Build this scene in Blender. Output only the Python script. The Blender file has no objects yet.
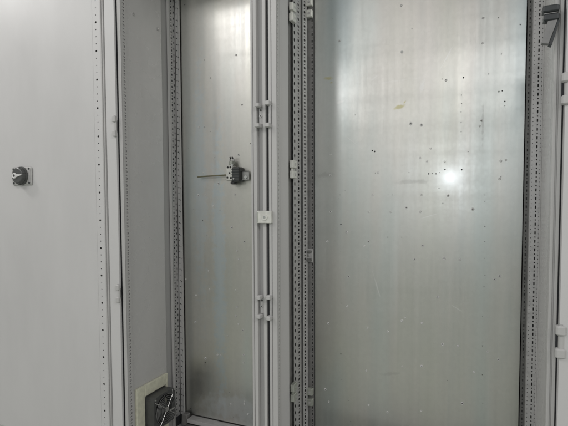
import bpy, math, random
from mathutils import Vector, Matrix
random.seed(7)
LA, LB, LC, LD, LE, LF = 11, 12, 12, 15, 30, 4.6
WS = .79; EXPO = 0; COAT = .8
WSTOPS = [(0, .06), (.42, (.36,.39,.35)), (.50, (.53,.56,.525)), (.56, (.53,.54,.535)), (.61, (.60,.58,.585)), (.67, (.41,.38,.39)), (.76, (.30,.275,.285)), (1, (.60,.605,.62))]
RH=[(-0.4945,0.669,1),(-0.4688,0.5862,2),(-0.2494,0.6744,2),(-0.2134,0.5903,1),(-0.2467,0.5167,3),(0.0083,0.5892,2),(0.0538,0.583,1),(0.0082,0.5103,2),(0.0629,0.468,1),(-0.0474,0.4062,0),(0.0284,0.4097,1),(0.0673,0.3519,0),(0.0588,0.3501,0),(0.0763,0.3178,0),(0.0753,0.3045,1),(-0.1023,0.4041,2),(-0.1144,0.4096,1),(-0.0531,0.3504,1),(-0.0527,0.3228,1),(-0.0524,0.2952,1),(-0.0519,0.2605,1),(-0.0515,0.23,1),(-0.4113,0.3145,1),(0.1163,0.5519,0),(-0.3477,0.183,0),(-0.3401,0.1796,0),(-0.1484,0.1803,2),(-0.5039,0.1751,2),(-0.5038,0.0999,3),(-0.3261,0.104,2),(-0.3366,0.1028,1),(-0.219,0.1008,1),(-0.153,0.0945,0),(-0.142,0.0956,1),(-0.1297,0.0938,0),(-0.1189,0.0978,1),(-0.1015,0.1072,0),(-0.0485,0.1054,0),(0.0658,0.0719,2),(0.0694,0.0785,1),(-0.4663,0.0256,1),(-0.3453,0.0244,2),(-0.2912,0.0238,1),(-0.2764,0.0237,1),(-0.1773,0.0227,2),(-0.5038,-0.0372,3),(-0.3604,-0.0365,2),(-0.2804,-0.0361,2),(-0.1796,-0.0356,2),(-0.4418,-0.1118,3),(-0.3599,-0.1437,3),(-0.2902,-0.1264,1),(-0.2417,-0.1251,1),(-0.17,-0.1524,3),(-0.5153,-0.1486,2),(-0.1006,-0.1932,3),(-0.0512,-0.1952,2),(-0.4628,-0.084,0),(-0.4627,-0.1864,1),(0.0219,0.0206,1),(0.0222,-0.0001,1),(0.0234,-0.0831,0),(0.0242,-0.1317,1),(0.025,-0.1874,0),(0.0259,-0.2432,1),(0.071,-0.2432,3),(-0.5118,-0.461,3),(-0.3615,-0.4608,2),(-0.2895,-0.4667,2),(-0.2379,-0.4229,3),(-0.1702,-0.4234,3),(-0.1013,-0.4895,3),(-0.054,-0.4894,3),(0.0717,-0.5184,3),(-0.4623,-0.379,1),(-0.462,-0.5716,0),(-0.4618,-0.6686,1),(-0.4322,-0.7446,1),(-0.3571,-0.7488,2),(-0.2876,-0.7628,2),(-0.17,-0.7362,2),(-0.51,-0.7633,2),(0.0216,-0.3819,0),(0.0231,-0.4796,0),(0.0245,-0.5764,0),(0.026,-0.6751,1),(0.0239,-0.2817,0)]
LH=[(-1.0517,0.5921,0),(-1.0233,0.516,0),(-0.9018,0.5928,2),(-0.8746,0.3928,2),(-1.0558,0.316,2),(-1.145,0.8352,0),(-0.8395,0.2349,0),(-1.0669,0.1253,2),(-1.0566,0.0334,2),(-0.9109,0.0319,3),(-1.0717,-0.0773,0),(-0.8707,-0.1609,3),(-0.8979,-0.2335,2),(-1.1619,-0.334,2),(-0.9834,-0.0342,1),(-1.1365,0.2329,1),(-0.9151,-0.3632,2),(-0.9079,-0.4326,3),(-0.913,-0.471,3),(-0.9007,-0.5048,2),(-0.8804,-0.5278,3),(-0.9541,-0.5602,2),(-0.8783,-0.6313,3),(-0.8786,-0.6637,2),(-1.0672,-0.6905,0),(-0.9911,-0.6465,2),(-0.9472,-0.8025,1),(-1.1487,-0.9073,0),(-0.9288,-0.9042,1),(-1.0647,-0.5223,1)]
scene = bpy.context.scene
COL = scene.collection
ZO = 1.08                      # camera height above the floor; shapes below are written relative to the eye
TOP, BOT = 0.985, -0.980       # cabinet top and bottom

# ------------------------------------------------------------------ materials
def new_mat(name):
    m = bpy.data.materials.new(name); m.use_nodes = True
    nt = m.node_tree; b = nt.nodes['Principled BSDF']
    return m, nt, b
def N(nt, t, **kw):
    n = nt.nodes.new(t)
    for k, v in kw.items(): setattr(n, k, v)
    return n
def noise(nt, scale, detail=3, stretch=(1,1,1), rough=.5):
    tc = N(nt, 'ShaderNodeTexCoord'); mp = N(nt, 'ShaderNodeMapping'); mp.inputs['Scale'].default_value = stretch
    nz = N(nt, 'ShaderNodeTexNoise'); nz.inputs['Scale'].default_value = scale
    nz.inputs['Detail'].default_value = detail; nz.inputs['Roughness'].default_value = rough
    nt.links.new(tc.outputs['Object'], mp.inputs['Vector']); nt.links.new(mp.outputs['Vector'], nz.inputs['Vector'])
    return nz
def ramp(nt, src, stops):
    r = N(nt, 'ShaderNodeValToRGB'); e = r.color_ramp.elements
    while len(e) < len(stops): e.new(.5)
    for i, (p, c) in enumerate(stops):
        e[i].position = p; e[i].color = (c if isinstance(c, tuple) else (c, c, c)) + (1,)
    nt.links.new(src, r.inputs['Fac']); return r
def maprange(nt, src, a, b, c, d):
    r = N(nt, 'ShaderNodeMapRange'); r.inputs[1].default_value = a; r.inputs[2].default_value = b
    r.inputs[3].default_value = c; r.inputs[4].default_value = d
    nt.links.new(src, r.inputs[0]); return r.outputs[0]
def mathn(nt, op, a, b=None):
    n = N(nt, 'ShaderNodeMath', operation=op)
    for i, v in enumerate((a, b)):
        if v is None: continue
        if isinstance(v, (int, float)): n.inputs[i].default_value = v
        else: nt.links.new(v, n.inputs[i])
    return n.outputs[0]
def bump(nt, b, src, strength, dist=.001):
    bp = N(nt, 'ShaderNodeBump'); bp.inputs['Strength'].default_value = strength; bp.inputs['Distance'].default_value = dist
    nt.links.new(src, bp.inputs['Height']); nt.links.new(bp.outputs['Normal'], b.inputs['Normal']); return bp

def paint(name, col, rough=.45, dirt=.05, spec=.5, peel=.12):
    m, nt, b = new_mat(name)
    nz = noise(nt, 5, 6, (1, 1, .35), .62)
    lo = tuple(c*(1-dirt) for c in col); hi = tuple(min(1, c*(1+dirt*.5)) for c in col)
    r = ramp(nt, nz.outputs['Fac'], [(.3, lo), (.65, hi)])
    nt.links.new(r.outputs['Color'], b.inputs['Base Color'])
    b.inputs['Specular IOR Level'].default_value = spec
    n2 = noise(nt, 9, 5)
    nt.links.new(maprange(nt, n2.outputs['Fac'], .3, .7, rough*.88, rough*1.15), b.inputs['Roughness'])
    n3 = noise(nt, 650, 2)
    bump(nt, b, n3.outputs['Fac'], peel, .0006)
    return m
def flat_metal(name, col, rough, metallic=1., bumpy=.1):
    m, nt, b = new_mat(name)
    b.inputs['Metallic'].default_value = metallic
    nz = noise(nt, 60, 5)
    r = ramp(nt, nz.outputs['Fac'], [(.3, tuple(c*.8 for c in col)), (.7, col)])
    nt.links.new(r.outputs['Color'], b.inputs['Base Color'])
    nt.links.new(maprange(nt, nz.outputs['Fac'], .3, .7, rough*.8, rough*1.25), b.inputs['Roughness'])
    bump(nt, b, nz.outputs['Fac'], bumpy, .001)
    return m

M = {}
M['door'] = paint('door_paint', (.62, .615, .605), .42)
M['frame'] = paint('frame_paint', (.52, .515, .50), .36)
M['side'] = paint('side_panel_paint', (.56, .555, .54), .27, .07, .9)
M['roll'] = paint('rolled_section_paint', (.47, .465, .455), .38)
M['shell'] = paint('shell_paint', (.40, .40, .39), .5)
M['burr'] = flat_metal('bright_burr', (.82, .82, .80), .4, .15)
M['lever'] = flat_metal('grey_lever', (.25, .25, .245), .45, .3)
M['grain'] = flat_metal('grained_sheet', (.30, .295, .285), .55, .5, .5)
M['void'] = flat_metal('dark_hollow_shade', (.085, .085, .082), .8, 0)  # near-black painted in as the shade inside hollows, gaps and hole rims
M['seal'] = flat_metal('black_rubber_seal', (.035, .036, .04), .7, 0)
M['zinc'] = flat_metal('zinc_strip', (.56, .555, .545), .45, .35, .25)
M['cast'] = flat_metal('cast_zinc_lit_cream', (.80, .80, .74), .42, .25, .3)  # cream brightened to carry the light on the upper brackets
M['castdark'] = flat_metal('cast_zinc_dull', (.50, .52, .46), .45, .5, .3)
M['steel'] = flat_metal('bright_steel', (.80, .80, .78), .22)
M['black'] = flat_metal('black_plastic', (.035, .035, .037), .42, 0)
M['charcoal'] = flat_metal('charcoal_plastic', (.085, .088, .085), .4, 0)
M['darkgrey'] = flat_metal('dark_grey_metal', (.055, .06, .062), .42, .4)
M['lightplast'] = flat_metal('light_grey_plastic', (.52, .52, .50), .35, 0)
M['cream'] = flat_metal('aged_cream_plastic', (.76, .755, .60), .5, 0, .2)
M['olive'] = flat_metal('olive_rod', (.22, .21, .13), .45, .3)
M['white'] = flat_metal('white_marking', (.8, .8, .78), .4, 0)
M['hole'] = flat_metal('hole_dark', (.02, .02, .02), .7, 0)
M['dull'] = flat_metal('dull_filler', (.21, .21, .20), .5, .5)

def galv(name, stains_and_tints=(), seed=0.):
    """rolled galvanised sheet: faint spangle, vertical mill streaks, a little waviness"""
    m, nt, b = new_mat(name)
    L = nt.links.new
    b.inputs['Metallic'].default_value = 1
    b.inputs['Coat Weight'].default_value = COAT; b.inputs['Coat Roughness'].default_value = .15
    tc = N(nt, 'ShaderNodeTexCoord')
    def nz(scale, detail, stretch, rough=.5):
        mp = N(nt, 'ShaderNodeMapping'); mp.inputs['Scale'].default_value = stretch; mp.inputs['Location'].default_value = (seed, seed*2, seed*.7)
        n = N(nt, 'ShaderNodeTexNoise'); n.inputs['Scale'].default_value = scale; n.inputs['Detail'].default_value = detail; n.inputs['Roughness'].default_value = rough
        L(tc.outputs['Object'], mp.inputs['Vector']); L(mp.outputs['Vector'], n.inputs['Vector']); return n.outputs['Fac']
    streak = nz(9, 5, (1, 1, .035), .62)
    fine = nz(55, 4, (1, 1, .05), .6)
    cloud = nz(3.2, 5, (1, 1, .7), .6)
    hstreak = nz(14, 5, (.06, 1, 1), .6)
    vo = N(nt, 'ShaderNodeTexVoronoi'); vo.inputs['Scale'].default_value = 85; L(tc.outputs['Object'], vo.inputs['Vector'])
    r1 = ramp(nt, streak, [(.30, (.63, .65, .64)), (.45, (.70, .705, .68)), (.55, (.67, .675, .65)), (.70, (.74, .735, .71))])
    r2 = ramp(nt, cloud, [(.3, (.90, .92, .90)), (.7, (1., .995, .97))])
    mx = N(nt, 'ShaderNodeMix', data_type='RGBA', blend_type='MULTIPLY'); mx.inputs['Factor'].default_value = .8
    L(r1.outputs['Color'], mx.inputs['A']); L(r2.outputs['Color'], mx.inputs['B'])
    tint = nz(3.1, 3, (1, 1, .16), .55)
    rt = ramp(nt, tint, [(.30, (.82, .93, .98)), (.41, (.95, .99, 1.)), (.49, (1., .975, .965)), (.58, (1., .985, .945)), (.70, (.88, .96, .98))])  # blue and warm tints of reflected surroundings, painted into the sheet colour
    mxt = N(nt, 'ShaderNodeMix', data_type='RGBA', blend_type='MULTIPLY'); mxt.inputs['Factor'].default_value = .9
    L(mx.outputs['Result'], mxt.inputs['A']); L(rt.outputs['Color'], mxt.inputs['B']); mx = mxt
    sp = ramp(nt, vo.outputs['Color'], [(.0, .93), (1., 1.0)])
    mx2 = N(nt, 'ShaderNodeMix', data_type='RGBA', blend_type='MULTIPLY'); mx2.inputs['Factor'].default_value = .6
    L(mx.outputs['Result'], mx2.inputs['A']); L(sp.outputs['Color'], mx2.inputs['B'])
    col = mx2.outputs['Result']
    ro = mathn(nt, 'ADD', maprange(nt, streak, .32, .68, .365, .445), maprange(nt, hstreak, .3, .7, -.03, .04))
    ro = mathn(nt, 'ADD', ro, maprange(nt, fine, .3, .7, -.03, .03))
    ro = mathn(nt, 'ADD', ro, maprange(nt, vo.outputs['Distance'], 0, .6, -.015, .015))
    # stains and painted reflection tints: ellipses with torn edges (x, z, rx, rz, tilt, colour, strength)
    edge = nz(45, 4, (1, 1, 1), .6)
    sep = N(nt, 'ShaderNodeSeparateXYZ'); L(tc.outputs['Object'], sep.inputs[0])
    for (sx, sz, rx, rz, tilt, scol, st) in stains_and_tints:
        dx = mathn(nt, 'SUBTRACT', sep.outputs['X'], sx); dz = mathn(nt, 'SUBTRACT', sep.outputs['Z'], sz)
        c, s = math.cos(tilt), math.sin(tilt)
        u = mathn(nt, 'ADD', mathn(nt, 'MULTIPLY', dx, c/rx), mathn(nt, 'MULTIPLY', dz, s/rx))
        v = mathn(nt, 'SUBTRACT', mathn(nt, 'MULTIPLY', dz, c/rz), mathn(nt, 'MULTIPLY', dx, s/rz))
        d = mathn(nt, 'SQRT', mathn(nt, 'ADD', mathn(nt, 'MULTIPLY', u, u), mathn(nt, 'MULTIPLY', v, v)))
        d = mathn(nt, 'ADD', d, maprange(nt, edge, .3, .7, -.55, .55))
        f = maprange(nt, d, .55, 1.25, st, 0)
        mm = N(nt, 'ShaderNodeMix', data_type='RGBA'); L(f, mm.inputs['Factor']); L(col, mm.inputs['A']); mm.inputs['B'].default_value = scol + (1,)
        col = mm.outputs['Result']
        ro = mathn(nt, 'ADD', ro, mathn(nt, 'MULTIPLY', f, .12))
    L(col, b.inputs['Base Color']); L(ro, b.inputs['Roughness'])
    wav = nz(2.2, 2, (1, 1, .3))
    h = mathn(nt, 'ADD', mathn(nt, 'MULTIPLY', wav, 7.), mathn(nt, 'MULTIPLY', fine, .05))
    h = mathn(nt, 'ADD', h, mathn(nt, 'MULTIPLY', vo.outputs['Distance'], .04))
    bump(nt, b, h, .35, .002)
    return m

# ------------------------------------------------------------------ mesh builder
class MB:
    def __init__(s): s.v = []; s.f = []; s.m = []; s.mats = []; s.sm = []
    def mi(s, mat):
        if mat not in s.mats: s.mats.append(mat)
        return s.mats.index(mat)
    def add(s, vs, fs, mat, smooth=False):
        k = len(s.v); s.v += [tuple(p) for p in vs]; i = s.mi(mat)
        for f in fs: s.f.append(tuple(k+a for a in f)); s.m.append(i); s.sm.append(smooth)
        return s
    def box(s, x0, x1, y0, y1, z0, z1, mat):
        x0, x1 = sorted((x0, x1)); y0, y1 = sorted((y0, y1)); z0, z1 = sorted((z0, z1))
        vs = [(x, y, z) for z in (z0, z1) for y in (y0, y1) for x in (x0, x1)]
        return s.add(vs, [(0,2,3,1), (4,5,7,6), (0,1,5,4), (2,6,7,3), (0,4,6,2), (1,3,7,5)], mat)
    def cbox(s, c, size, mat, rot=None, ch=.12):
        """box with chamfered edges along its local Z"""
        hx, hy, hz = (d/2 for d in size); k = min(hx, hy)*ch*2
        prof = [(-hx+k,-hy), (hx-k,-hy), (hx,-hy+k), (hx,hy-k), (hx-k,hy), (-hx+k,hy), (-hx,hy-k), (-hx,-hy+k)]
        return s.prism(prof, -hz, hz, mat, c, rot, k)
    def prism(s, prof, z0, z1, mat, c=(0,0,0), rot=None, ch=0):
        n = len(prof); rings = []
        cx = sum(p[0] for p in prof)/n; cy = sum(p[1] for p in prof)/n
        lv = [(z0, 1)] + ([(z0, None), (z1, None)] if 0 else []) + [(z1, 1)]
        if ch:
            w = max(abs(p[0]-cx) for p in prof); sc = max(.3, 1-ch/max(w, 1e-6))
            lv = [(z0, sc), (z0+ch*.8, 1), (z1-ch*.8, 1), (z1, sc)]
        vs = []
        for z, sc in lv: vs += [Vector((cx+(p[0]-cx)*sc, cy+(p[1]-cy)*sc, z)) for p in prof]
        fs = []
        for r in range(len(lv)-1):
            for i in range(n):
                j = (i+1) % n; fs.append((r*n+i, r*n+j, (r+1)*n+j, (r+1)*n+i))
        fs.append(tuple(reversed(range(n)))); fs.append(tuple(range((len(lv)-1)*n, len(lv)*n)))
        R = rot or Matrix.Identity(3); c = Vector(c)
        return s.add([R @ p + c for p in vs], fs, mat)
    def cyl(s, p0, p1, r, mat, n=16, r1=None, smooth=True):
        p0 = Vector(p0); p1 = Vector(p1); d = (p1-p0).normalized(); r1 = r if r1 is None else r1
        a = d.orthogonal().normalized(); b = d.cross(a)
        vs = [p0+(a*math.cos(t)+b*math.sin(t))*r for t in (2*math.pi*i/n for i in range(n))]
        vs += [p1+(a*math.cos(t)+b*math.sin(t))*r1 for t in (2*math.pi*i/n for i in range(n))]
        s.add(vs, [(i, (i+1) % n, n+(i+1) % n, n+i) for i in range(n)], mat, smooth)
        s.add(vs, [tuple(reversed(range(n))), tuple(range(n, 2*n))], mat)
        return s
    def tube(s, pts, r, mat, n=8):
        for a, b in zip(pts, pts[1:]): s.cyl(a, b, r, mat, n)
        return s
    def torus(s, c, nrm, R, r, mat, n=28, k=6):
        d = Vector(nrm).normalized(); a = d.orthogonal().normalized(); b = d.cross(a); c = Vector(c)
        vs = []; fs = []
        for i in range(n):
            t = 2*math.pi*i/n; e = a*math.cos(t)+b*math.sin(t)
            for j in range(k):
                u = 2*math.pi*j/k; vs.append(c+e*(R+r*math.cos(u))+d*(r*math.sin(u)))
        for i in range(n):
            for j in range(k): fs.append((i*k+j, ((i+1) % n)*k+j, ((i+1) % n)*k+(j+1) % k, i*k+(j+1) % k))
        return s.add(vs, fs, mat, True)
    def extr(s, prof, z0, z1, mat, closed=False):
        """thin bent sheet following a path of (x, y), standing from z0 to z1"""
        n = len(prof); vs = [(x, y, z0) for x, y in prof]+[(x, y, z1) for x, y in prof]
        fs = [(i, (i+1) % n, n+(i+1) % n, n+i) for i in range(n if closed else n-1)]
        if closed: fs += [tuple(reversed(range(n))), tuple(range(n, 2*n))]
        return s.add(vs, fs, mat)
    def perf(s, o, U, nrm, W, z0, z1, cols, mat, depth=.0018, void=None, vd=.010):
        """sheet strip with real punched holes. o = (x, y) of one edge, U = direction across, nrm = outward normal.
        cols: (u, pitch, phase, [(w, h), ...]) hole sizes repeated up the strip; (0, 0) is no hole"""
        o = Vector((o[0], o[1], 0)); U = Vector((U[0], U[1], 0)).normalized(); Nn = Vector((nrm[0], nrm[1], 0)).normalized()
        P = lambda u, z, d=0: o+U*u+Vector((0, 0, z))-Nn*d
        cols = sorted(cols); ed = [0]+[(a[0]+b[0])/2 for a, b in zip(cols, cols[1:])]+[W]
        for ci, (u, pitch, ph, pat) in enumerate(cols):
            a, b = ed[ci], ed[ci+1]; k = 0; z = z0
            st = z0+ph
            if st > z0: s.add([P(a, z0), P(b, z0), P(b, st), P(a, st)], [(0,1,2,3)], mat)
            z = st
            while z < z1-1e-6:
                zt = min(z+pitch, z1); w, h = pat[k % len(pat)]; k += 1
                if w == 0 or zt-z < pitch*.99:
                    s.add([P(a, z), P(b, z), P(b, zt), P(a, zt)], [(0,1,2,3)], mat)
                else:
                    zc = (z+zt)/2; c = min(w, h)*.29; hw, hh = w/2, h/2
                    inn = [(u-hw, zc-hh+c), (u-hw+c, zc-hh), (u+hw-c, zc-hh), (u+hw, zc-hh+c), (u+hw, zc+hh-c), (u+hw-c, zc+hh), (u-hw+c, zc+hh), (u-hw, zc+hh-c)]
                    out = [(a, zc-hh), (u-hw, z), (u+hw, z), (b, zc-hh), (b, zc+hh), (u+hw, zt), (u-hw, zt), (a, zc+hh)]
                    vs = [P(*q) for q in out]+[P(*q) for q in inn]+[P(q[0], q[1], depth) for q in inn]
                    cor = [P(a, z), P(b, z), P(b, zt), P(a, zt)]
                    fs = [(i, (i+1) % 8, 8+(i+1) % 8, 8+i) for i in range(8)]+[(8+i, 8+(i+1) % 8, 16+(i+1) % 8, 16+i) for i in range(8)]
                    rim = fs[8:]; fs = fs[:8]+[(24, 1, 0), (25, 3, 2), (26, 5, 4), (27, 7, 6)]
                    s.add(vs+cor, fs, mat); s.add(vs, rim, void or M['void'])
                z = zt
        s.add([P(0, z0, vd), P(W, z0, vd), P(W, z1, vd), P(0, z1, vd)], [(0,1,2,3)], void or M['void'])
        return s
    def build(s, name, parent=None, bevel=0, loc=None, root=None):
        """vertices are written relative to the eye; shift them into the parent's frame"""
        off = Vector((0, 0, ZO))
        base = Vector(loc)+off if loc else (root_of(parent) if parent else Vector((0, 0, 0)))
        me = bpy.data.meshes.new(name)
        me.from_pydata([tuple(Vector(p)+off-base) for p in s.v], [], s.f)
        for m in s.mats: me.materials.append(m)
        for i, p in enumerate(me.polygons): p.material_index = s.m[i]; p.use_smooth = s.sm[i]
        me.update()
        o = bpy.data.objects.new(name, me); COL.objects.link(o)
        if parent: o.parent = parent
        if loc and not parent: o.location = base
        if bevel:
            md = o.modifiers.new('bevel', 'BEVEL'); md.width = bevel; md.segments = 2; md.limit_method = 'ANGLE'; md.angle_limit = math.radians(40)
        return o
def root_of(o):
    v = Vector((0, 0, 0))
    while o: v += o.location; o = o.parent
    return v
def thing(name, label, cat, loc, group=None):
    o = bpy.data.objects.new(name, None); COL.objects.link(o); o.empty_display_size = .1
    o.location = (loc[0], loc[1], loc[2]+ZO); o['label'] = label; o['category'] = cat
    if group: o['group'] = group
    return o
def lab(o, t): o['label'] = t; return o

# ------------------------------------------------------------------ the ground
fl, nt, b = new_mat('floor_concrete')
nz = noise(nt, 3, 8, rough=.65); r = ramp(nt, nz.outputs['Fac'], [(.3, (.41, .44, .385)), (.7, (.51, .545, .48))])
nt.links.new(r.outputs['Color'], b.inputs['Base Color']); b.inputs['Roughness'].default_value = .55
bump(nt, b, nz.outputs['Fac'], .2, .004)
g = MB().box(-9, 9, -9, 9, -ZO-.05, -ZO, fl).build('floor'); g['kind'] = 'structure'

# ------------------------------------------------------------------ the two cabinets
GR = 'open switchgear enclosures standing side by side'
A = thing('enclosure', 'narrower open grey enclosure on the left with a fan unit low in its side wall', 'enclosure', (-.915, 1.45, BOT-.1), GR)
B = thing('enclosure', 'wider open grey enclosure on the right holding the large galvanised back plate', 'enclosure', (-.212, 1.45, BOT-.1), GR)
YF, YB = 1.27, 1.60
SLOT, DOT, NO = (.0060, .0140), (.0050, .0048), (0, 0)
WSLOT, WDOT = (.011, .0125), (.009, .0040)
P25 = .0253
zlo, zhi = BOT+.045, TOP-.045

def shell(root, x0, x1):
    s = MB()
    s.box(x0, x1, 1.29, 1.66, TOP, TOP+.0015, M['shell']).box(x0, x1, 1.285, 1.66, TOP-.002, TOP, M['shell'])
    s.build('roof_panel', root)
    MB().box(x0+.001, x1-.001, 1.29, 1.66, BOT, BOT+.002, M['shell']).build('base_plate', root)
    MB().box(x0, x1, 1.6605, 1.662, BOT, TOP, M['shell']).build('rear_panel', root)
    MB().box(x0+.004, x1-.004, 1.30, 1.655, BOT-.1, BOT-.001, M['darkgrey']).build('plinth', root, .002)
def rails(root, x0, x1):
    """top and bottom front rails and the rear ones"""
    MB().box(x0, x1, YF, YF+.045, TOP-.045, TOP-.003, M['frame']).build('top_rail', root, .0015)
    MB().box(x0, x1, YF, YF+.045, BOT+.003, BOT+.045, M['frame']).build('bottom_rail', root, .0015)

# ---- left cabinet ----
shell(A, -1.222, -.6130)
rails(A, -1.189, -.668)
# left front post: light front edge, seal groove, inner flange with punched holes
s = MB()
s.box(-1.206, -1.1915, YF-.002, YF+.014, BOT, TOP, M['frame'])
s.box(-1.2195, -1.2065, YF+.004, YF+.02, BOT, TOP, M['seal'])
s.box(-1.2225, -1.2200, YF+.001, YF+.02, BOT, TOP, M['frame'])
s.perf((-1.1905, YF), (0, 1), (1, 0), .026, BOT, TOP, [(.012, P25/2, 0, [(.012, .009), (.010, .004)])], M['frame'], vd=.006)
s.box(-1.200, -1.1925, YF+.016, YF+.026, BOT, TOP, M['roll'])
s.build('front_post', A, .001)
# side wall
s = MB().box(-1.2035, -1.200, YF+.027, 1.507, BOT, TOP, M['side'])
s.box(-1.2075, -1.2040, 1.500, 1.655, BOT, TOP, M['shell'])
for (y, z) in ((1.345, .71), (1.485, .703)):
    s.cyl((-1.200, y, z), (-1.1965, y, z), .006, M['roll'], 14); s.cyl((-1.1968, y, z), (-1.1955, y, z), .003, M['steel'], 10)
s.build('side_wall', A)
# rear post: narrow side face then the front face, both punched
s = MB()
s.box(-1.1995, -1.190, 1.543, 1.549, BOT, TOP, M['frame'])
s.perf((-1.190, 1.550), (0, 1), (1, 0), .034, zlo, zhi, [(.010, P25/2, 0, [(.0075, .0095), (.006, .0032)]), (.026, P25, .004, [(.006, .009)])], M['zinc'])
s.box(-1.1985, -1.1905, 1.5495, 1.586, BOT, TOP, M['seal'])
s.perf((-1.189, 1.587), (1, 0), (0, -1), .019, zlo, zhi, [(.006, P25, 0, [DOT]), (.014, P25/2, .003, [NO, NO, DOT, NO])], M['roll'], vd=.006)
s.box(-1.1712, -1.1695, 1.583, 1.592, zlo, zhi, M['frame'])
s.build('rear_post', A)
# right front post, groove with the hinges in it
s = MB()
s.box(-.668, -.6605, YF+.006, YF+.045, BOT, TOP, M['frame'])
s.box(-.6603, -.6562, YF+.011, YF+.03, BOT, TOP, M['void'])
s.box(-.6560, -.6445, YF, YF+.030, BOT, TOP, M['frame'])
s.box(-.6443, -.6265, YF+.016, YF+.030, BOT, TOP, M['roll'])
s.box(-.6263, -.6240, YF+.010, YF+.03, BOT, TOP, M['void'])
s.box(-.6238, -.6135, YF+.001, YF+.030, BOT, TOP, M['frame'])
s.box(-.668, -.6135, YF+.031, YF+.05, BOT, TOP, M['shell'])
s.build('front_post', A, .0012)

# ---- right cabinet ----
shell(B, -.6118, .187)
rails(B, -.574, .165)
s = MB()
s.box(-.6120, -.6025, YF+.010, YF+.03, BOT, TOP, M['seal'])
s.box(-.6020, -.5935, YF-.001, YF+.020, BOT, TOP, M['frame'])
s.box(-.5935, -.5905, YF+.0015, YF+.020, BOT, TOP, M['roll'])
s.box(-.5905, -.5745, YF-.001, YF+.020, BOT, TOP, M['frame'])
s.perf((-.5740, YF+.001), (0, 1), (1, 0), .020, BOT, TOP, [(.008, P25/2, 0, [(.009, .008), (.008, .004)])], M['frame'], vd=.004)
s.box(-.6000, -.5760, YF+.0205, YF+.030, BOT, TOP, M['roll'])
s.build('front_post', B, .0012)
MB().box(-.6035, -.600, YF+.031, 1.425, BOT, TOP, M['door']).build('partition_panel', B, .0008)
# rear post: deep dark channel, punched side face, gap, punched front faces
s = MB()
s.box(-.612, -.6075, 1.425, 1.60, BOT, TOP, M['grain'])
s.perf((-.5995, 1.466), (0, 1), (1, 0), .076, zlo, zhi, [(.014, P25, 0, [WSLOT]), (.052, P25/2, .004, [WDOT, (.013, .009)])], M['zinc'], vd=.006)
s.box(-.6000, -.5965, 1.5425, 1.552, zlo, zhi, M['void'])
s.perf((-.5965, 1.553), (.35, 1), (1, -.35), .027, zlo, zhi, [(.0115, P25/2, .006, [(.0085, .0095), (.007, .004)])], M['zinc'], vd=.006)
s.perf((-.5965, 1.590), (1, 0), (0, -1), .0295, zlo, zhi, [(.0055, P25, 0, [NO]), (.0240, P25/2, .008, [(.005, .0095), (.0035, .0035)])], M['grain'], vd=.008)
s.box(-.6070, -.5670, 1.604, 1.655, BOT, TOP, M['void'])
s.build('rear_post', B)
# right hand side of the wide cabinet
MB().box(.1705, .1740, 1.306, 1.505, BOT, TOP, M['side']).build('side_wall', B)
s = MB()
s.perf((.1415, 1.500), (1, 0), (0, -1), .0285, zlo, zhi, [(.0050, P25/2, .01, [(.0022, .0022)]), (.0165, P25/2, 0, [(.0036, .0095), (.0036, .0038)]), (.0250, P25/2, .01, [(.0020, .0026)])], M['zinc'], vd=.010)
s.box(.1412, .1700, 1.5115, 1.5135, zlo, zhi, M['grain'])
s.box(.1406, .1414, 1.4985, 1.508, BOT, TOP, M['grain'])
s.box(.1672, .1702, 1.4955, 1.4990, zlo, zhi, M['frame'])
s.perf((.1355, 1.592), (1, 0), (0, -1), .022, zlo, zhi, [(.0065, P25/2, 0, [(.0034, .0085), (.003, .003)]), (.014, P25, .01, [NO])], M['dull'], vd=.008)
s.box(.1375, .1700, 1.604, 1.655, BOT, TOP, M['void'])
s.build('rear_post', B)
s = MB()
s.box(.1662, .1735, YF-.001, YF+.020, BOT, TOP, M['frame'])
s.box(.1735, .1775, YF+.0015, YF+.018, BOT, TOP, M['roll'])
s.box(.1775, .1850, YF, YF+.020, BOT, TOP, M['frame'])
s.box(.1665, .185, YF+.0205, YF+.035, BOT, TOP, M['roll'])
s.box(.1855, .1895, YF+.006, YF+.03, BOT, TOP, M['seal'])
s.build('front_post', B, .0012)

# ------------------------------------------------------------------ galvanised back plates
def drill(s, pts, y, rnd):
    for x, z, t in pts:
        if t == 0 and .02 < x < .03: t = 1
        n = 9; rr = {0: .0023, 1: .0014, 2: .0021, 3: .0027}[t]*rnd.uniform(.85, 1.2)
        el = rnd.uniform(.85, 1.25); x += rnd.uniform(-.001, .001)
        if t != 2:
            vs = [(x+rr*math.cos(2*math.pi*i/n), y-.0006, z+rr*el*math.sin(2*math.pi*i/n)) for i in range(n)]
            s.add(vs, [tuple(range(n))], M['hole'] if t == 0 else M['dull'])
        if t in (2, 3):
            s.torus((x, y-.0004, z), (0, 1, 0), rr*1.2, rr*.5, M['burr'] if t == 3 or z < .3 else M['zinc'], 14, 6)
            a = rnd.uniform(0, 6.28)
            s.cyl((x+rr*1.3*math.cos(a), y, z+rr*1.3*math.sin(a)), (x+rr*1.3*math.cos(a), y-.003, z+rr*1.3*math.sin(a)), rr*.7, M['burr'], 8, rr*.25)
rnd = random.Random(3)
YEL = (.56, .52, .24); WHT = (.86, .86, .84); DRK = (.40, .40, .38); BLU = (.57, .65, .68)
xb, zb = -.212, -BOT+.1
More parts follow.
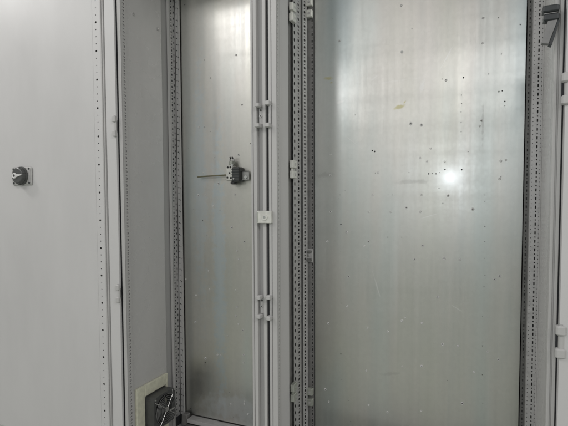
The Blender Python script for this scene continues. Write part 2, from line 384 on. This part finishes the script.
GB = galv('galvanised_sheet_wide', [
    (-.517-xb, .457+zb, .018, .007, -.15, YEL, .65), (-.255-xb, .329+zb, .016, .006, .25, YEL, .65), (-.235-xb, .345+zb, .006, .003, .8, YEL, .7), (-.50-xb, .44+zb, .006, .004, .2, YEL, .6),
    (-.10-xb, .48+zb, .0018, .03, -.5, WHT, .5), (-.33-xb, -.30+zb, .0018, .05, .3, WHT, .4), (-.15-xb, -.05+zb, .03, .0016, .3, WHT, .4), (-.06-xb, -.36+zb, .02, .0016, -.5, WHT, .4), (-.42-xb, .22+zb, .0015, .03, .9, WHT, .4), (-.28-xb, -.62+zb, .03, .005, .2, DRK, .3),
    (-.178-xb, .392+zb, .006, .030, -.28, WHT, .45), (-.467-xb, .366+zb, .018, .004, .2, WHT, .4), (-.34-xb, .44+zb, .012, .004, .6, WHT, .3),
    (-.521-xb, .101+zb, .026, .010, 0, DRK, .45), (-.209-xb, .068+zb, .050, .007, .03, DRK, .3), (-.27-xb, .42+zb, .07, .004, .03, WHT, .2),
    (.013-xb, .26+zb, .0035, .06, 0, DRK, .35)])
s = MB().box(-.5665, .1325, 1.598, 1.6005, BOT+.050, TOP-.04, GB)
drill(s, RH, 1.598, rnd)
drill(s, [(rnd.uniform(-.54, .11), rnd.uniform(-.85, .30), rnd.choice((1, 2, 2, 3))) for _ in range(34)], 1.598, rnd)
s.build('mounting_plate', B, 0)
GA = galv('galvanised_sheet_narrow', [(-.99+.915, -.30+zb, .030, .55, 0, BLU, .7), (-1.08+.915, .05+zb, .03, .45, 0, BLU, .5), (-.92+.915, -.86+zb, .16, .05, .05, (.74, .77, .77), .6)], 5.)  # bluish reflected bands and a bright low haze painted into the colour
s = MB().box(-1.1685, -.640, 1.598, 1.6005, -.930, TOP-.04, GA)
drill(s, LH, 1.598, rnd)
drill(s, [(rnd.uniform(-1.14, -.86), rnd.uniform(-.88, .35), rnd.choice((1, 2, 2, 3))) for _ in range(22)], 1.598, rnd)
s.build('mounting_plate', A, 0)
# bottom channel under the narrow plate
s = MB()
s.box(-1.135, -.66, 1.560, 1.597, -.9385, -.9345, M['zinc'])
s.box(-1.135, -.66, 1.556, 1.560, -.950, -.9335, M['roll'])
s.box(-1.135, -.66, 1.545, 1.555, BOT+.002, -.953, M['dull'])
s.build('bottom_channel', A, .0008)
MB().cbox((-1.153, 1.575, -.945), (.026, .03, .05), M['grain']).build('corner_block', A)

# ------------------------------------------------------------------ fan unit in the side wall of the narrow cabinet
s = MB()   # cream mounting frame
y0, y1, z0, z1, X0, X1 = 1.312, 1.500, -.965, -.718, -1.1998, -1.188
for (a, b_, c, d) in ((y0, y0+.046, z0, z1), (y1-.012, y1, z0, z1), (y0+.0462, y1-.0122, z1-.046, z1), (y0+.0462, y1-.0122, z0, z0+.046)):
    s.box(X0, X1, a, b_, c, d, M['cream'])
fan = s.build('fan_unit', A, .003)
lab(fan, 'cream framed fan with a black housing and bright wire guard')
cy, cz, R = 1.430, -.836, .060
s = MB(); hx0, hx1 = -1.199, -1.150
hw = .067
n = 40   # housing: square block with a round duct
outer, inner = [], []
for i in range(n):
    t = 2*math.pi*(i+.5)/n; c_, s_ = math.cos(t), math.sin(t); k = min(hw/max(abs(c_), abs(s_)), hw*1.28)
    outer.append((c_*k, s_*k)); inner.append((c_*R, s_*R))
vs = [(hx1, cy+a, cz+b_) for a, b_ in outer]+[(hx1, cy+a, cz+b_) for a, b_ in inner]+[(hx0, cy+a, cz+b_) for a, b_ in inner]+[(hx0, cy+a, cz+b_) for a, b_ in outer]
fs = []
for q in range(3): fs += [(q*n+i, q*n+(i+1) % n, (q+1)*n+(i+1) % n, (q+1)*n+i) for i in range(n)]
fs += [(3*n+i, 3*n+(i+1) % n, (i+1) % n, i) for i in range(n)]
s.add(vs, fs, M['charcoal'])
s.add([(hx0+.0006, cy+a, cz+b_) for a, b_ in outer], [tuple(range(n))], M['void'])
for a in (-1, 1):
    for b_ in (-1, 1): s.cyl((hx1, cy+a*.058, cz+b_*.058), (hx1+.003, cy+a*.058, cz+b_*.058), .004, M['steel'], 10)
s.build('fan_housing', fan)
s = MB()
s.cyl((-1.190, cy, cz), (-1.156, cy, cz), .024, M['charcoal'], 24, .021)
for k in range(7):
    t0 = 2*math.pi*k/7; vs = []
    for q in range(6):
        rr = .022+q*.0072; tw = t0+.25*q/5
        for sg, hx in ((-1, -1.186), (1, -1.160)):
            t = tw+sg*(.20+.02*q); vs.append((hx, cy+rr*math.cos(t), cz+rr*math.sin(t)))
    s.add(vs, [(2*q, 2*q+1, 2*q+3, 2*q+2) for q in range(5)], M['charcoal'], True)
o = s.build('fan_blades', fan); md = o.modifiers.new('solid', 'SOLIDIFY'); md.thickness = .0015
s = MB()
gx = -1.142
for i, rr in enumerate((.013, .021, .029, .037, .045, .053, .061)): s.torus((gx, cy, cz), (1, 0, 0), rr, .0009, M['lever'], 36, 5)
for k in range(4):
    t = math.pi/4+k*math.pi/2+.12
    s.tube([(gx+.0015, cy+.008*math.cos(t), cz+.008*math.sin(t)), (gx+.0015, cy+.062*math.cos(t), cz+.062*math.sin(t)), (gx-.008, cy+.078*math.cos(t), cz+.078*math.sin(t))], .0015, M['steel'], 8)
s.cyl((gx, cy, cz), (gx+.003, cy, cz), .011, M['steel'], 18)
s.cbox((gx+.003, cy+.030, cz-.012), (.003, .034, .006), M['steel'])
s.build('fan_guard', fan)

# ------------------------------------------------------------------ hinges
def hinge(root, x, y, z0, z1, w, gapmat, body=True):
    s = MB(); h = (z1-z0); kb = h*.30
    for a in (z0+kb/2, z1-kb/2): s.cbox((x, y, a), (w, w*.95, kb), M['frame'], None, .18)
    s.cyl((x+w*.12, y+.003, z0+kb*.8), (x+w*.12, y+.003, z1-kb*.8), w*.33, M['frame'], 14)
    s.box(x-w*.42, x+w*.45, y+w*.42, y+w*.50, z0+kb*.6, z1-kb*.6, gapmat)
    s.cyl((x, y, z1-.001), (x, y, z1+.003), w*.22, M['zinc'], 12)
    return s.build('hinge', root, .0006)
def leaf_hinge(rt, x, z0, z1, screw):
    """two knuckles in a groove with a strip plate between them"""
    s = MB(); h = z1-z0
    for a in (z0+h*.09, z1-h*.09): s.cbox((x, 1.262, a), (.0145, .026, h*.17), M['frame'], None, .16)
    s.box(x-.004, x+.0085, 1.276, 1.279, z0+h*.17, z1-h*.17, M['roll'] if screw else M['darkgrey'])
    if screw:
        s.cyl((x+.002, 1.276, (z0+z1)/2), (x+.002, 1.2725, (z0+z1)/2), .0048, M['zinc'], 14)
        s.cyl((x+.002, 1.2727, (z0+z1)/2), (x+.002, 1.2715, (z0+z1)/2), .0022, M['void'], 8)
        s.cyl((x+.002, 1.276, z1-h*.26), (x+.002, 1.2735, z1-h*.26), .0028, M['void'], 10)
    else: s.cyl((x+.003, 1.266, z0+h*.1), (x+.003, 1.266, z1-h*.1), .0035, M['zinc'], 12)
    return s.build('hinge', rt, .0006)
for z0, z1 in ((.233, .310), (-.372, -.297)):
    leaf_hinge(A, -.634, z0, z1, True); leaf_hinge(B, -.5985, z0-.002, z1+.004, False)
hinge(B, .1905, 1.247, -.382, -.302, .0225, M['seal']); hinge(B, .1905, 1.247, .228, .303, .0225, M['seal'])
hinge(A, -1.2155, 1.2555, .241, .315, .015, M['seal']); hinge(A, -1.2155, 1.2555, -.369, -.304, .015, M['seal'])

# clamp tying the two cabinets together
s = MB().cbox((-.6135, 1.2625, -.0465), (.050, .012, .0385), M['cast'], None, .1)
s.cyl((-.611, 1.2565, -.047), (-.611, 1.2535, -.047), .0095, M['cast'], 20)
s.cyl((-.611, 1.2537, -.047), (-.611, 1.2525, -.047), .0042, M['steel'], 12)
s.box(-.6375, -.634, 1.2555, 1.2570, -.062, -.031, M['castdark'])
lab(s.build('baying_clamp', A, .001), 'small cream cast clamp bridging the joint to the next enclosure')

# ------------------------------------------------------------------ plate brackets on the rear post of the wide cabinet
def bracket_side(zc, mat, dz=.036):
    s = MB()
    for k in (-1, 1): s.cbox((-.5920, 1.447, zc+k*dz/2), (.014, .034, .027), mat, None, .1)
    s.cbox((-.5945, 1.450, zc), (.008, .022, dz), mat)
    s.cyl((-.5905, 1.450, zc), (-.5885, 1.450, zc), .0040, M['zinc'], 12)
    for k in (-1, 1): s.cyl((-.5850, 1.449, zc+k*dz/2), (-.5842, 1.449, zc+k*dz/2), .005, M['zinc'], 12)
    return s.build('plate_bracket', B, .001)
def bracket_front(zc, mat, dz=.041):
    s = MB()
    for k in (-1, 1): s.cbox((-.5785, 1.5800, zc+k*dz/2), (.023, .018, .027), mat, None, .1)
    s.box(-.587, -.570, 1.583, 1.588, zc-dz*.4, zc+dz*.4, M['dull'])
    for k in (-1, 1): s.cyl((-.5785, 1.571, zc+k*dz/2), (-.5785, 1.5685, zc+k*dz/2), .0042, M['zinc'], 12)
    return s.build('plate_bracket', B, .001)
bracket_side(.650, M['cast']); bracket_side(.114, M['cast']); bracket_side(-.678, M['castdark'])
bracket_front(.715, M['cast']); bracket_front(-.748, M['castdark'])
s = MB()
s.box(-.590, -.569, 1.581, 1.5885, -.228, -.178, M['zinc'])
s.cbox((-.580, 1.576, -.188), (.016, .012, .009), M['dull']); s.cbox((-.580, 1.576, -.219), (.019, .012, .010), M['dull'])
s.cyl((-.5845, 1.581, -.203), (-.5845, 1.575, -.203), .0038, M['steel'], 12)
s.build('plate_bracket', B, .0008)

# ------------------------------------------------------------------ dark stay bracket at the top of the right front post
s = MB()
s.cbox((.1540, 1.2520, .4560), (.035, .030, .0165), M['darkgrey'], None, .12)
s.cbox((.1555, 1.2530, .4365), (.033, .028, .0165), M['darkgrey'], None, .12)
s.box(.140, .168, 1.243, 1.262, .4455, .4475, M['zinc'])
st = s.build('door_stay', B, .0008); lab(st, 'dark grey stay bracket with a slanting grey lever under it')
s = MB()
def slab(top, bot, ya, yb, zt, zb, mat):
    s.add([(top[0], ya, zt), (top[1], ya, zt), (bot[1], ya, zb), (bot[0], ya, zb+.003), (top[0], yb, zt), (top[1], yb, zt), (bot[1], yb, zb), (bot[0], yb, zb+.003)],
          [(0,1,2,3), (7,6,5,4), (0,4,5,1), (1,5,6,2), (2,6,7,3), (3,7,4,0)], mat)
slab((.1480, .1680), (.1355, .1500), 1.240, 1.256, .4280, .3740, M['lever'])
slab((.1682, .1735), (.1502, .1575), 1.243, 1.262, .4280, .3700, M['darkgrey'])
lab(s.build('lever', st, .0008), 'grey lever slanting down to the left')

# ------------------------------------------------------------------ doors
def door(root, x_h, sgn, width, perf_in, yo=0.):
    """door swung right round; x_h is its hinge edge, sgn the way it extends"""
    X = lambda d: x_h+sgn*d
    s = MB()
    def b2(a, c, y0, y1, mat): s.box(X(a), X(c), y0+yo, 1.2690 if yo else y1, BOT+.004, TOP-.004, mat)
    b2(.0005, .0460, 1.2450, 1.2680, M['door'])       # folded rim
    b2(.0465, .0525, 1.2500, 1.2700, M['roll'])       # seal groove
    b2(.0530, .0560, 1.2440, 1.2700, M['frame'])
    b2(.0565, .0640, 1.2490, 1.2700, M['roll'])
    b2(.0645, .0680, 1.2455, 1.2700, M['frame'])
    b2(width-.06, width, 1.2450, 1.2680, M['door'])
    # inside face with the punched row
    o, U = ((X(.0685), 1.2480+yo), (sgn, 0))
    hb, hs = (.0085, .0072), (.0040, .0040)
    s.perf(o, U, (0, -1), .040, BOT+.004, TOP-.004, [(perf_in, P25*1.035, .0065, [hs, hs, hb, hs])], M['door'], void=M['void'], vd=.012-yo*.55)
    s.box(X(.1090), X(width-.061), 1.2480+yo, 1.2690, BOT+.004, TOP-.004, M['door'])
    s.box(X(.0690), X(.1085), 1.2600+yo*.5, 1.2690, BOT+.004, TOP-.004, M['door'])
    return s.build('door', root, 0)
dl = door(A, -1.2130, -1, .80, .0225, .0155)
lab(dl, 'pale grey inner face of the swung-back door with a punched row of holes')
dr = door(B, .1875, 1, .78, .0225)
# knob switch on the left door
s = MB().cbox((0, 0, 0), (.118, .074, .006), M['lightplast'], Matrix.Rotation(math.radians(90), 3, 'X'), .06)
s.v = [(p[0]-1.7015, p[1]+1.2445, p[2]+.1115) for p in s.v]
for sx in (-.046, .046):
    for sz in (-.029, .029): s.cyl((-1.7015+sx, 1.2415, .1115+sz), (-1.7015+sx, 1.2395, .1115+sz), .0042, M['darkgrey'], 12)
s.box(-1.660, -1.648, 1.2405, 1.2413, .084, .139, M['zinc'])
sw = s.build('switch_plate', dl, .0006); sw.location = (-.021, .0155, 0)
lab(sw, 'small grey square plate behind the rotary knob')
s = MB(); kx, kz = -1.7000, .1120
s.cyl((kx, 1.2412, kz), (kx, 1.233, kz), .0385, M['charcoal'], 36, .037)
s.cyl((kx, 1.233, kz), (kx, 1.2215, kz), .0345, M['charcoal'], 36, .0315)
s.cyl((kx, 1.2215, kz), (kx, 1.2195, kz), .0315, M['charcoal'], 36, .0285)
for i in range(20):
    t = 2*math.pi*i/20; s.cyl((kx+.0338*math.cos(t), 1.232, kz+.0338*math.sin(t)), (kx+.0312*math.cos(t), 1.2225, kz+.0312*math.sin(t)), .0022, M['charcoal'], 6)
s.build('switch_knob', dl).location = (-.021, .0155, 0)
s = MB()
s.torus((kx-.012, 1.2180, kz), (0, 1, 0), .0090, .0034, M['white'], 22, 8)
s.cyl((kx-.012, 1.2195, kz), (kx-.012, 1.2175, kz), .0065, M['black'], 18)
s.add([(kx+.000, 1.2170, kz-.0055), (kx+.029, 1.2170, kz+.0015), (kx+.029, 1.2170, kz+.0055), (kx+.000, 1.2170, kz+.0060),
       (kx+.000, 1.2193, kz-.0055), (kx+.029, 1.2193, kz+.0015), (kx+.029, 1.2193, kz+.0055), (kx+.000, 1.2193, kz+.0060)],
      [(0,1,2,3), (7,6,5,4), (0,4,5,1), (1,5,6,2), (2,6,7,3), (3,7,4,0)], M['white'])
s.build('switch_pointer', dl).location = (-.021, .0155, 0)

# ------------------------------------------------------------------ fitting on the narrow back plate
F = thing('electrical_fitting', 'small metal and black electrical fitting with a thin rod on the narrow back plate', 'electrical fitting', (-.900, 1.597, .110))
s = MB()
s.cbox((-.918, 1.580, .118), (.034, .034, .062), M['cast'], None, .12)
s.cbox((-.912, 1.578, .158), (.022, .026, .020), M['castdark'], None, .25)
for (x, z, r_) in ((-.924, .141, .0042), (-.912, .141, .0042), (-.926, .100, .0040), (-.910, .098, .0044), (-.916, .118, .0036)):
    s.cyl((x, 1.5632, z), (x, 1.5618, z), r_, M['hole'], 12)
s.cyl((-.906, 1.568, .149), (-.906, 1.5635, .149), .0052, M['steel'], 12)
s.build('clamp_body', F, .0008)
s = MB()
s.torus((-.913, 1.577, .170), (0, 1, 0), .0085, .0032, M['zinc'], 20, 8)
s.cyl((-.918, 1.577, .176), (-.918, 1.571, .182), .0028, M['black'], 8); s.cyl((-.908, 1.577, .176), (-.908, 1.571, .182), .0028, M['black'], 8)
s.build('lug', F)
s = MB()
s.cbox((-.886, 1.5765, .111), (.034, .040, .060), M['charcoal'], None, .1)
for z in (.088, .099, .110, .121, .132): s.box(-.903, -.869, 1.5552, 1.5568, z-.0022, z+.0022, M['darkgrey'])
s.cyl((-.893, 1.5555, .094), (-.893, 1.5535, .094), .0035, M['zinc'], 10)
s.cbox((-.902, 1.574, .078), (.020, .028, .012), M['black'], None, .15)
s.build('contact_block', F, .0008)
s = MB()
s.box(-.868, -.838, 1.582, 1.5855, .090, .126, M['lightplast']); s.box(-.868, -.838, 1.5785, 1.582, .123, .126, M['darkgrey'])
s.box(-.868, -.842, 1.5785, 1.5820, .090, .093, M['lightplast']); s.box(-.8685, -.865, 1.5860, 1.597, .093, .123, M['darkgrey'])
s.cyl((-.851, 1.5820, .101), (-.851, 1.5765, .101), .0062, M['steel'], 14)
s.build('bracket', F, .0006)
s = MB()
s.tube([(-.935, 1.575, .1115), (-1.010, 1.575, .1095), (-1.080, 1.577, .1070)], .0030, M['olive'], 10)
s.build('rod', F)

# ------------------------------------------------------------------ lamps, room light
def area(name, loc, size, power, target, col=(1, .985, .97), sy=None):
    l = bpy.data.lights.new(name, 'AREA'); l.energy = power; l.size = size; l.color = col
    if sy: l.shape = 'RECTANGLE'; l.size_y = sy
    o = bpy.data.objects.new(name, l); COL.objects.link(o); o.location = (loc[0], loc[1], loc[2]+ZO)
    d = Vector((target[0], target[1], target[2]))-Vector(loc); o.rotation_euler = d.to_track_quat('-Z', 'Y').to_euler(); return o
area('ceiling_and_fill_lamp', (-2.0, -.55, 1.75), 1.3, LA, (-1.0, 1.6, .1), sy=.5)
area('ceiling_and_fill_lamp', (0.05, -3.4, 1.75), 1.3, LB, (0, 1.6, .1), sy=.5)
area('ceiling_and_fill_lamp', (-2.1, -3.7, 1.75), .5, LC, (-.5, 1.6, .1), sy=.5)
area('ceiling_and_fill_lamp', (2.3, -1.0, 1.75), 1.2, LE, (-.4, 1.5, 0), sy=.5)  # added fill from the right, brightens the faces turned that way
area('ceiling_and_fill_lamp', (-3.3, .50, 1.75), .3, LD, (-1.7, 1.27, .1), sy=.3)
fl_ = bpy.data.lights.new('camera_flash', 'POINT'); fl_.energy = LF; fl_.shadow_soft_size = .012; fl_.color = (.86, .93, 1)
o = bpy.data.objects.new('camera_flash', fl_); COL.objects.link(o); o.location = (-.17, 0, .158+ZO)

w = bpy.data.worlds.new('World'); scene.world = w; w.use_nodes = True; nt = w.node_tree
bg = nt.nodes['Background']; tc = N(nt, 'ShaderNodeTexCoord'); sp = N(nt, 'ShaderNodeSeparateXYZ')
nt.links.new(tc.outputs['Generated'], sp.inputs[0])
rz = ramp(nt, maprange(nt, sp.outputs['Z'], -1, 1, 0, 1), WSTOPS)
nt.links.new(rz.outputs['Color'], bg.inputs['Color']); bg.inputs['Strength'].default_value = WS

# ------------------------------------------------------------------ camera
f, yaw, pitch, roll, ccx, ccy = 445.1, .4094, .0462, -.0042, 284., 222.67
cyw, syw, cp, sn = math.cos(yaw), math.sin(yaw), math.cos(pitch), math.sin(pitch)
Fw = Vector((-syw*cp, cyw*cp, -sn)); R0 = Vector((cyw, syw, 0)); U0 = R0.cross(Fw)
Rr = R0*math.cos(roll)+U0*math.sin(roll); Ur = -R0*math.sin(roll)+U0*math.cos(roll)
cam = bpy.data.cameras.new('camera'); co = bpy.data.objects.new('camera', cam); COL.objects.link(co)
mt = Matrix((Rr, Ur, -Fw)).transposed().to_4x4(); mt.translation = Vector((0, 0, ZO)); co.matrix_world = mt
cam.sensor_width = 36; cam.lens = f*36/568; cam.shift_y = (ccy-213)/568; cam.clip_start = .02; cam.clip_end = 100
scene.camera = co
scene.render.resolution_x, scene.render.resolution_y = 1024, 768
scene.view_settings.view_transform = 'Standard'; scene.view_settings.look = 'None'
scene.view_settings.gamma = 1; scene.view_settings.exposure = EXPO
